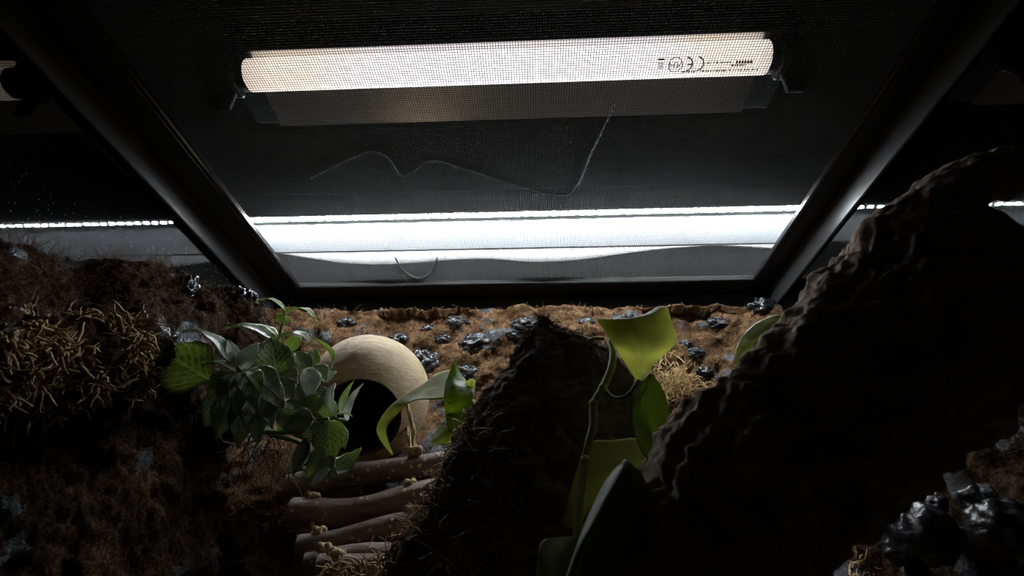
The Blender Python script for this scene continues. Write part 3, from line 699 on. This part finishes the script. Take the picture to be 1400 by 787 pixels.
for i, (a, b, Y, r) in enumerate(RU):
    A = P(*a, Y); B = P(*b, Y+.004); A[2] -= r*.2
    n = 40; s = np.linspace(0, 1, n)[:, None]; pa = A+(B-A)*s
    g2 = np.random.default_rng(30+i); pa[:, 2] += .0016*np.sin(np.linspace(0, 5+g2.random(), n)+i*2)-(.0025*np.sin(np.linspace(0, math.pi, n)) if i == 1 else 0)
    V, F = tube_mesh(pa, r*(1+.05*np.sin(np.linspace(0, 9, n)+i)), 20, False); V = V+unit(V-np.repeat(pa, 20, 0))*(.0005*fbm(V*160, 3, 60+i))[:, None]
    ro = obj('rung', V, F, rung_bark, lad); rungs.append((pa, r))
    T = unit(B-A)
    for e, c in ((-1, pa[0]), (1, pa[-1])):
        vv, ff = tube_mesh(np.array([c-T*e*.0004, c+T*e*.0002, c+T*e*.0008]), np.array([r*.97, r*.93, r*.86]), 20); obj('rung_end', vv, ff, rung_end, ro)
for t in (.13, .80):
    line = []
    for pa, r in rungs:
        line.append(pa[int(t*39)]+np.array([0, -.0005, 0]))
    hutp = cc+unit(np.array([line[0][0]-cc[0], -.35*RC, -RC*.75]))*RC*1.0
    twisted('rope', [hutp]+line, .0016, rope_mat, lad, 120)
    for i, (pa, r) in enumerate(rungs): knot(pa[int(t*39)]+np.array([0, -r*.35, r*1.0]), .0034, lad, 7*i+int(t*10))
# hanging rope with a knot at the hut's right side
rp = [P(556, 548, .402), P(561, 570, .402), P(566, 590, .402), P(565, 604, .401), P(568, 612, .400)]
twisted('rope', rp, .0015, rope_mat, hut, 90); knot(P(568, 616, .399), .0037, hut, 91)

# ------------------------------------------------------------------ leaves
def leaf_net(name, rows, mat, parent, nu=26, nv=15, thick=.0005):
    """rows: [( (px,py,Y) x3 )] from base to tip, each across the blade"""
    R = np.array([[P(*q) for q in r] for r in rows]); R = catmull(R, nu)
    V = np.stack([catmull(R[i], nv) for i in range(nu)])
    u = np.linspace(0, 1, nu)[:, None]*np.ones((1, nv)); v = np.linspace(0, 1, nv)[None]*np.ones((nu, 1))
    V[..., 1] += .0005*fbm(V*140, 2, 8)
    return obj(name, V, grid_faces(nu, nv), mat, parent, uv=np.stack([u, v], -1).reshape(-1, 2), solid=thick)
def r3(a, b, c, Y, dy=(0, 0, 0)): return ((a[0], a[1], Y+dy[0]), (b[0], b[1], Y+dy[1]), (c[0], c[1], Y+dy[2]))

YV = .222
vn = thing('climbing_vine', 'green climbing vine with broad glossy leaves between stump and cork log', 'plant', np.array([P(820, 940, YV)[0], YV, 0]))
leaf_net('leaf', [r3((871, 521), (872, 521), (873, 521), YV), r3((851, 490), (879, 490), (902, 489), YV, (.001, -.004, .001)), r3((834, 463), (874, 464), (924, 466), YV, (.002, -.006, .002)),
                  r3((816, 437), (858, 438), (916, 432), YV, (.003, -.003, .003)), r3((819, 441), (862, 436), (911, 420), YV+.004), r3((824, 446), (864, 440), (897, 421), YV+.010), r3((828, 452), (866, 448), (894, 434), YV+.014)], vine_leaf, vn, 40, 21)
leaf_net('leaf', [r3((887, 511), (889, 510), (892, 511), YV), r3((868, 535), (884, 535), (906, 532), YV, (-.003, .003, -.004)), r3((864, 575), (888, 574), (918, 570), YV, (-.004, .004, -.006)),
                  r3((875, 612), (903, 612), (930, 613), YV, (-.003, .004, -.005)), r3((893, 640), (913, 645), (928, 648), YV, (0, .003, -.002)), r3((903, 674), (905, 675), (908, 674), YV)], vine_leaf_dark, vn, 32, 17)
leaf_net('leaf', [r3((892, 620), (892, 622), (892, 625), YV+.008), r3((872, 600), (866, 628), (858, 660), YV+.010, (.006, 0, -.004)), r3((835, 602), (828, 640), (822, 680), YV+.010, (.008, 0, -.005)),
                  r3((806, 606), (800, 655), (800, 705), YV+.010, (.006, 0, -.005)), r3((786, 650), (783, 690), (790, 722), YV+.010, (.004, 0, -.004)), r3((768, 712), (768, 716), (772, 720), YV+.008)], vine_leaf, vn, 32, 17)
YD = .185
leaf_net('leaf', [r3((849, 632), (856, 629), (863, 634), YD), r3((826, 662), (850, 652), (878, 650), YD, (.002, -.004, .008)), r3((803, 710), (826, 700), (893, 690), YD, (.004, -.004, .014)), r3((788, 750), (802, 745), (888, 742), YD, (.004, -.005, .015)),
                  r3((776, 790), (786, 790), (872, 805), YD, (.003, -.004, .012)), r3((772, 830), (780, 832), (838, 850), YD, (.002, -.002, .006)), r3((775, 870), (778, 872), (784, 874), YD)], vine_leaf_old, vn, 34, 19)
leaf_net('leaf', [r3((790, 733), (791, 735), (792, 738), YV-.01), r3((764, 735), (768, 752), (776, 772), YV-.012, (.004, 0, -.003)), r3((740, 742), (746, 770), (758, 795), YV-.012, (.004, 0, -.004)), r3((733, 790), (738, 800), (748, 815), YV-.012), r3((735, 830), (737, 832), (740, 834), YV-.012)], vine_leaf_dark, vn)
tube('stem', [P(833, 466, YV+.016), P(838, 482, YV+.012), P(835, 505, YV+.008), P(824, 530, YV+.006), P(812, 552, YV+.005), P(811, 580, YV+.006), P(805, 605, YV+.006), P(798, 640, YV+.010), P(790, 730, YV), P(800, 950, YV)], [.0012, .0017, .0018, .0018, .0018, .0018, .0017, .0018, .002, .0022], stem_green, vn, 70, 12)
for q in ((824, 529), (811, 551), (800, 628)): tube('node_ring', [P(q[0]-4, q[1]-1, YV+.004), P(q[0], q[1], YV+.0035), P(q[0]+4, q[1]+1, YV+.004)], [.0012, .0021, .0012], stem_green, vn, 8, 10)
tube('petiole', [P(824, 530, YV+.006), P(835, 543, YV+.004), P(850, 545, YV+.002), P(863, 537, YV), P(873, 520, YV)], [.0015, .0013, .0013, .0014, .0010], stem_green, vn, 24, 10)
tube('petiole', [P(889, 512, YV), P(880, 526, YV+.004), P(868, 534, YV+.004), P(856, 544, YV+.002)], [.0010, .0011, .0013], stem_green, vn, 16, 10)
tube('petiole', [P(892, 621, YV+.008), P(880, 635, YV+.002), P(868, 650, YV), P(850, 662, YV)], [.0012, .0013, .0015], stem_green, vn, 16, 10)
tube('aerial_root', [P(826, 463, YV+.014), P(815, 462, YV+.016), P(802, 465, YV+.018)], [.0011, .0009, .0005], moss_straw, vn, 12, 8)

YK = .335
cv = thing('vine_shoot', 'curled spotted vine leaves poking out beside the coconut hut', 'plant', np.array([P(640, 600, YK)[0], YK, ZC+.09]))
leaf_net('leaf', [r3((646, 532), (646, 538), (645, 545), YK, (.010, .004, 0)), r3((625, 508), (615, 528), (609, 545), YK, (.022, .010, .0)), r3((601, 509), (596, 530), (592, 546), YK, (.022, .010, 0)), r3((578, 525), (574, 537), (571, 546), YK, (.012, .005, -.002)),
                  r3((553, 540), (552, 548), (556, 553), YK, (.002, -.002, -.004)), r3((529, 560), (535, 562), (543, 566), YK-.006), r3((515, 584), (521, 585), (529, 583), YK-.010), r3((521, 603), (525, 602), (530, 600), YK-.010), r3((536, 622), (537, 622), (538, 622), YK-.008)], vine_leaf, cv, 44, 13)
leaf_net('leaf', [r3((613, 590), (622, 592), (634, 590), YK-.004), r3((608, 560), (622, 566), (642, 560), YK-.006), r3((607, 540), (622, 546), (648, 538), YK-.006, (0, -.004, .002)), r3((610, 520), (622, 528), (645, 527), YK-.004, (0, -.004, .006)), r3((615, 505), (624, 517), (637, 524), YK-.002, (0, 0, .006)), r3((620, 492), (621, 493), (622, 494), YK)], vine_spot, cv, 30, 15)
leaf_net('leaf', [r3((636, 524), (636, 528), (636, 532), YK+.003), r3((643, 518), (643, 525), (643, 532), YK-.001), r3((649, 520), (649, 527), (648, 535), YK+.002), r3((648, 526), (647, 530), (646, 536), YK+.006)], vine_leaf, cv, 14, 7)
leaf_net('leaf', [r3((626, 558), (630, 560), (634, 562), YK+.002), r3((608, 572), (618, 582), (632, 590), YK, (.003, -.002, 0)), r3((595, 590), (606, 597), (622, 604), YK, (.003, -.002, 0)), r3((590, 604), (594, 606), (600, 608), YK)], vine_leaf_dark, cv)
tube('stem', [P(640, 545, YK), P(655, 560, YK-.01), P(672, 590, YK-.02), P(690, 640, YK-.03)], [.0016, .0018, .002], stem_green, cv, 20, 10)
YN = .262
bl = thing('vine_sprig', 'single variegated leaf peeking out from behind cork log', 'plant', P(1085, 490, YN))
leaf_net('leaf', [r3((1085, 430), (1088, 440), (1090, 470), YN), r3((1055, 432), (1062, 448), (1072, 470), YN, (.002, -.004, 0)), r3((1028, 446), (1040, 460), (1055, 482), YN, (.002, -.004, 0)), r3((1010, 468), (1020, 477), (1034, 490), YN, (.001, -.002, 0)), r3((1003, 496), (1004, 497), (1007, 498), YN)], vine_var, bl)
tube('stem', [P(1085, 455, YN), P(1098, 490, YN), P(1100, 560, YN+.01)], [.0014, .0018], stem_green, bl, 14, 8)

# white-veined plant on the ledge
YFt = .315
fp = thing('nerve_plant', 'bushy white-veined green plant growing on the left foam ledge', 'plant', P(335, 600, YFt))
def fleaf(b, t, wpx, Y, mat, bend=.15, tilt=(.45, -.85, .22), fold=.18, Yt=None, rip=.05, blunt=.75):
    B = P(*b, Y); T = P(*t, Y if Yt is None else Yt); d = T-B; L = np.linalg.norm(d); e = d/L
    n = np.asarray(tilt, float); n = unit(n-e*(n @ e)); s = np.cross(e, n)
    W = 1.12*wpx/FPX*Y/ray(*b)[1]*.5*np.linalg.norm(ray(*b))*.95
    nu, nv = 18, 11; u = np.linspace(0, 1, nu)[:, None]; v = np.linspace(-1, 1, nv)[None]
    wd = W*np.sin(np.pi*np.clip(u, 0, 1)**blunt)**.8*(1-.25*u**3); wd = np.maximum(wd, W*.03)
    sd = rng.random()*6
    V = B+e*(u*L)[..., None]*np.ones((1, nv, 1))+s*(wd*v)[..., None]+n*(bend*L*4*u*(1-u)-fold*W*(1-np.abs(v)**1.3)+rip*W*np.sin(u*19+sd+v*2)*np.abs(v)**2)[..., None]
    uv = np.stack([u*np.ones((1, nv)), (v+1)/2*np.ones((nu, 1))], -1)
    return obj('leaf', V, grid_faces(nu, nv), mat, fp, uv=uv.reshape(-1, 2), solid=.0004)
G_, D_, L_, W_ = fit_leaf, fit_dark, fit_lime, fit_pale_sheen
FL = [((285, 518), (219, 478), 62, .296, L_, .05, (.05, -1, -.05)), ((318, 502), (250, 452), 24, .302, D_, .18, (.5, -.5, 1)), ((320, 498), (312, 464), 17, .305, W_, .1, (.3, -.55, .85)), ((330, 506), (354, 468), 24, .306, W_, .15, (.3, -.55, .85)), ((330, 508), (374, 522), 22, .300, W_, .2, (.3, -.6, .8)), ((325, 500), (340, 478), 20, .308, W_, .1, (.2, -.55, .85)), ((322, 506), (275, 500), 24, .298, G_, .2, (.2, -.5, 1)),
      ((326, 510), (284, 545), 30, .292, D_, .2, (.2, -1, .25)), ((328, 510), (302, 560), 28, .290, D_, .2, (.3, -1, .2)), ((330, 510), (322, 570), 26, .290, D_, .2), ((332, 510), (350, 560), 26, .290, D_, .2), ((320, 540), (296, 600), 32, .296, D_, .15), ((335, 545), (325, 612), 30, .296, D_, .15), ((345, 545), (352, 605), 30, .296, D_, .15), ((350, 520), (388, 560), 32, .298, D_, .15), ((352, 525), (372, 585), 30, .298, D_, .15), ((310, 530), (280, 585), 30, .302, D_, .12), ((340, 506), (358, 540), 18, .288, G_, .3), ((345, 505), (385, 545), 26, .294, D_, .25),
      ((378, 512), (370, 460), 46, .318, G_, .08), ((382, 512), (405, 522), 34, .312, G_, .12), ((378, 520), (400, 545), 30, .306, D_, .15), ((390, 424), (347, 413), 11, .325, L_, .22, (0, -.6, 1)), ((389, 428), (434, 441), 20, .322, L_, .28, (0, -.5, 1)), ((388, 430), (378, 440), 14, .320, L_, .1), ((385, 440), (398, 436), 14, .326, L_, .1), ((381, 462), (428, 470), 24, .322, G_, .25, (0, -.6, 1)), ((377, 465), (306, 449), 26, .322, G_, .16, (0, -.7, 1)), ((378, 462), (345, 446), 20, .328, L_, .16, (0, -.6, 1)), ((392, 478), (412, 460), 18, .326, L_, .15),
      ((448, 508), (427, 461), 10, .328, L_, -.32, (-.8, -.6, .2)), ((420, 508), (404, 480), 24, .322, G_, .2), ((426, 502), (431, 476), 16, .325, G_, .2), ((424, 502), (421, 545), 26, .312, W_, .12), ((410, 505), (395, 488), 22, .320, L_, .2), ((440, 520), (460, 508), 14, .325, W_, .2), ((457, 524), (459, 570), 18, .318, W_, .2, (-.6, -.8, .2)), ((430, 500), (446, 520), 22, .320, G_, .2),
      ((466, 568), (484, 520), 10, .322, L_, -.2, (.8, -.6, .2)), ((474, 576), (497, 524), 11, .320, W_, -.28, (.8, -.6, .2)), ((450, 572), (482, 568), 16, .316, L_, .2, (0, -.5, 1)), ((447, 572), (447, 538), 24, .318, L_, .1), ((450, 574), (453, 634), 40, .306, L_, .10, (0, -1, .2)), ((428, 574), (390, 580), 34, .302, D_, .10), ((440, 596), (376, 572), 32, .308, G_, .12), ((455, 590), (472, 612), 26, .312, G_, .2),
      ((446, 640), (493, 611), 30, .308, G_, -.22, (.1, -.8, .5)), ((455, 622), (428, 668), 18, .306, D_, .2), ((428, 604), (390, 648), 16, .304, W_, -.3), ((420, 600), (400, 650), 16, .306, D_, .2), ((440, 610), (418, 655), 16, .304, G_, .2), ((450, 640), (424, 664), 10, .300, W_, .15), ((436, 640), (462, 652), 22, .306, D_, .15), ((405, 560), (380, 590), 26, .310, G_, .15), ((440, 545), (415, 560), 24, .312, G_, .15), ((400, 530), (430, 560), 26, .316, D_, .15), ((395, 545), (410, 580), 26, .318, D_, .1), ((430, 530), (445, 550), 20, .318, D_, .15), ((365, 540), (385, 570), 26, .31, D_, .1), ((300, 505), (285, 525), 22, .31, D_, .1)]
for l in FL: fleaf(*l)
for pts in ([(345, 590, .33), (340, 550, .315), (330, 508, .302)], [(345, 590, .33), (370, 530, .328), (380, 470, .325), (391, 425, .324)], [(345, 590, .33), (390, 560, .322), (420, 505, .322)], [(345, 590, .33), (400, 590, .316), (430, 575, .31), (450, 573, .308)], [(345, 590, .33), (410, 605, .314), (446, 638, .309)], [(330, 520, .305), (305, 520, .303), (285, 518, .301)], [(430, 500, .322), (442, 510, .326), (448, 507, .328)], [(450, 573, .312), (468, 574, .318), (474, 576, .32)]):
    tube('stem', [P(*q) for q in pts], [.0016, .0012], stem_fit, fp, 20, 8)
V2, F2 = strands(np.array([P(330+70*rng.random(), 585+40*rng.random(), .318+.01*rng.random()) for _ in range(90)]), np.array([[.1, -.4, -1]]*90), .026, .00035, 6, .4, .2, 44)
tag(obj('root', V2, F2, coir, fp), kind='stuff')

# ------------------------------------------------------------------ moss
vl = VL.reshape(-1, 3); nl_ = NL.reshape(-1, 3); dv = vl-CAM; dep = dv @ _f
qx = 700+FPX*(dv @ CR)/dep; qy = 393.5-FPX*(dv @ CU)/dep
blob = vnoise(np.stack([vl[:, 0]*60, vl[:, 1]*60, vl[:, 2]*60], -1), 61)
okm = np.where((qx > -60) & (qx < 205) & (qy > 425+.05*qx) & (qy < 545-.25*qx+40) & (blob > .42))[0]
ii = rng.choice(okm, 950)
V2, F2 = strands(vl[ii], nl_[ii]*.7+np.array([.2, -.2, -.3]), .011, .0012, 7, 1.1, .2, 51)
tag(obj('moss_clump', V2, F2, moss_dry), 'tangled yellow-brown dry moss draped on the left foam ledge', 'moss', kind='stuff')
c = on_back(918, 532)
R_ = c+np.stack([rng.normal(0, .014, 420), rng.normal(-.006, .004, 420), rng.normal(0, .012, 420)], 1)
V2, F2 = strands(R_, rng.normal(0, .6, (420, 3))+np.array([0, -.6, .2]), .017, .00055, 6, .6, .05, 52)
tag(obj('moss_tuft', V2, F2, moss_straw), 'straw-coloured moss tuft on the back wall behind the vine', 'moss', kind='stuff')
for i, (px, py, Y, sz) in enumerate([(1222, 712, .40, .016), (1195, 738, .41, .014), (1175, 775, .40, .014)]): pass
R_ = np.array([P(1160+75*rng.random(), 700+95*rng.random(), .40+.02*rng.random()) for _ in range(260)])
R_ = R_[(R_[:, 0] > 0)]; V2, F2 = strands(R_, np.array([[-.3, -.5, .3]]*len(R_)), .012, .0007, 5, .6, .1, 53)
tag(obj('moss_crumbs', V2, F2, moss_straw), 'pale moss crumbs on the floor beside the low right ledge', 'moss', kind='stuff')
R_ = np.array([P(440+110*rng.random(), 768+40*rng.random(), .325+.012*rng.random()) for _ in range(160)])
V2, F2 = strands(R_, np.array([[.2, -.4, .4]]*len(R_)), .012, .0007, 5, .6, .1, 54)
tag(obj('moss_litter', V2, F2, moss_dry), 'mossy litter lying over the lowest ladder rungs', 'moss', kind='stuff')
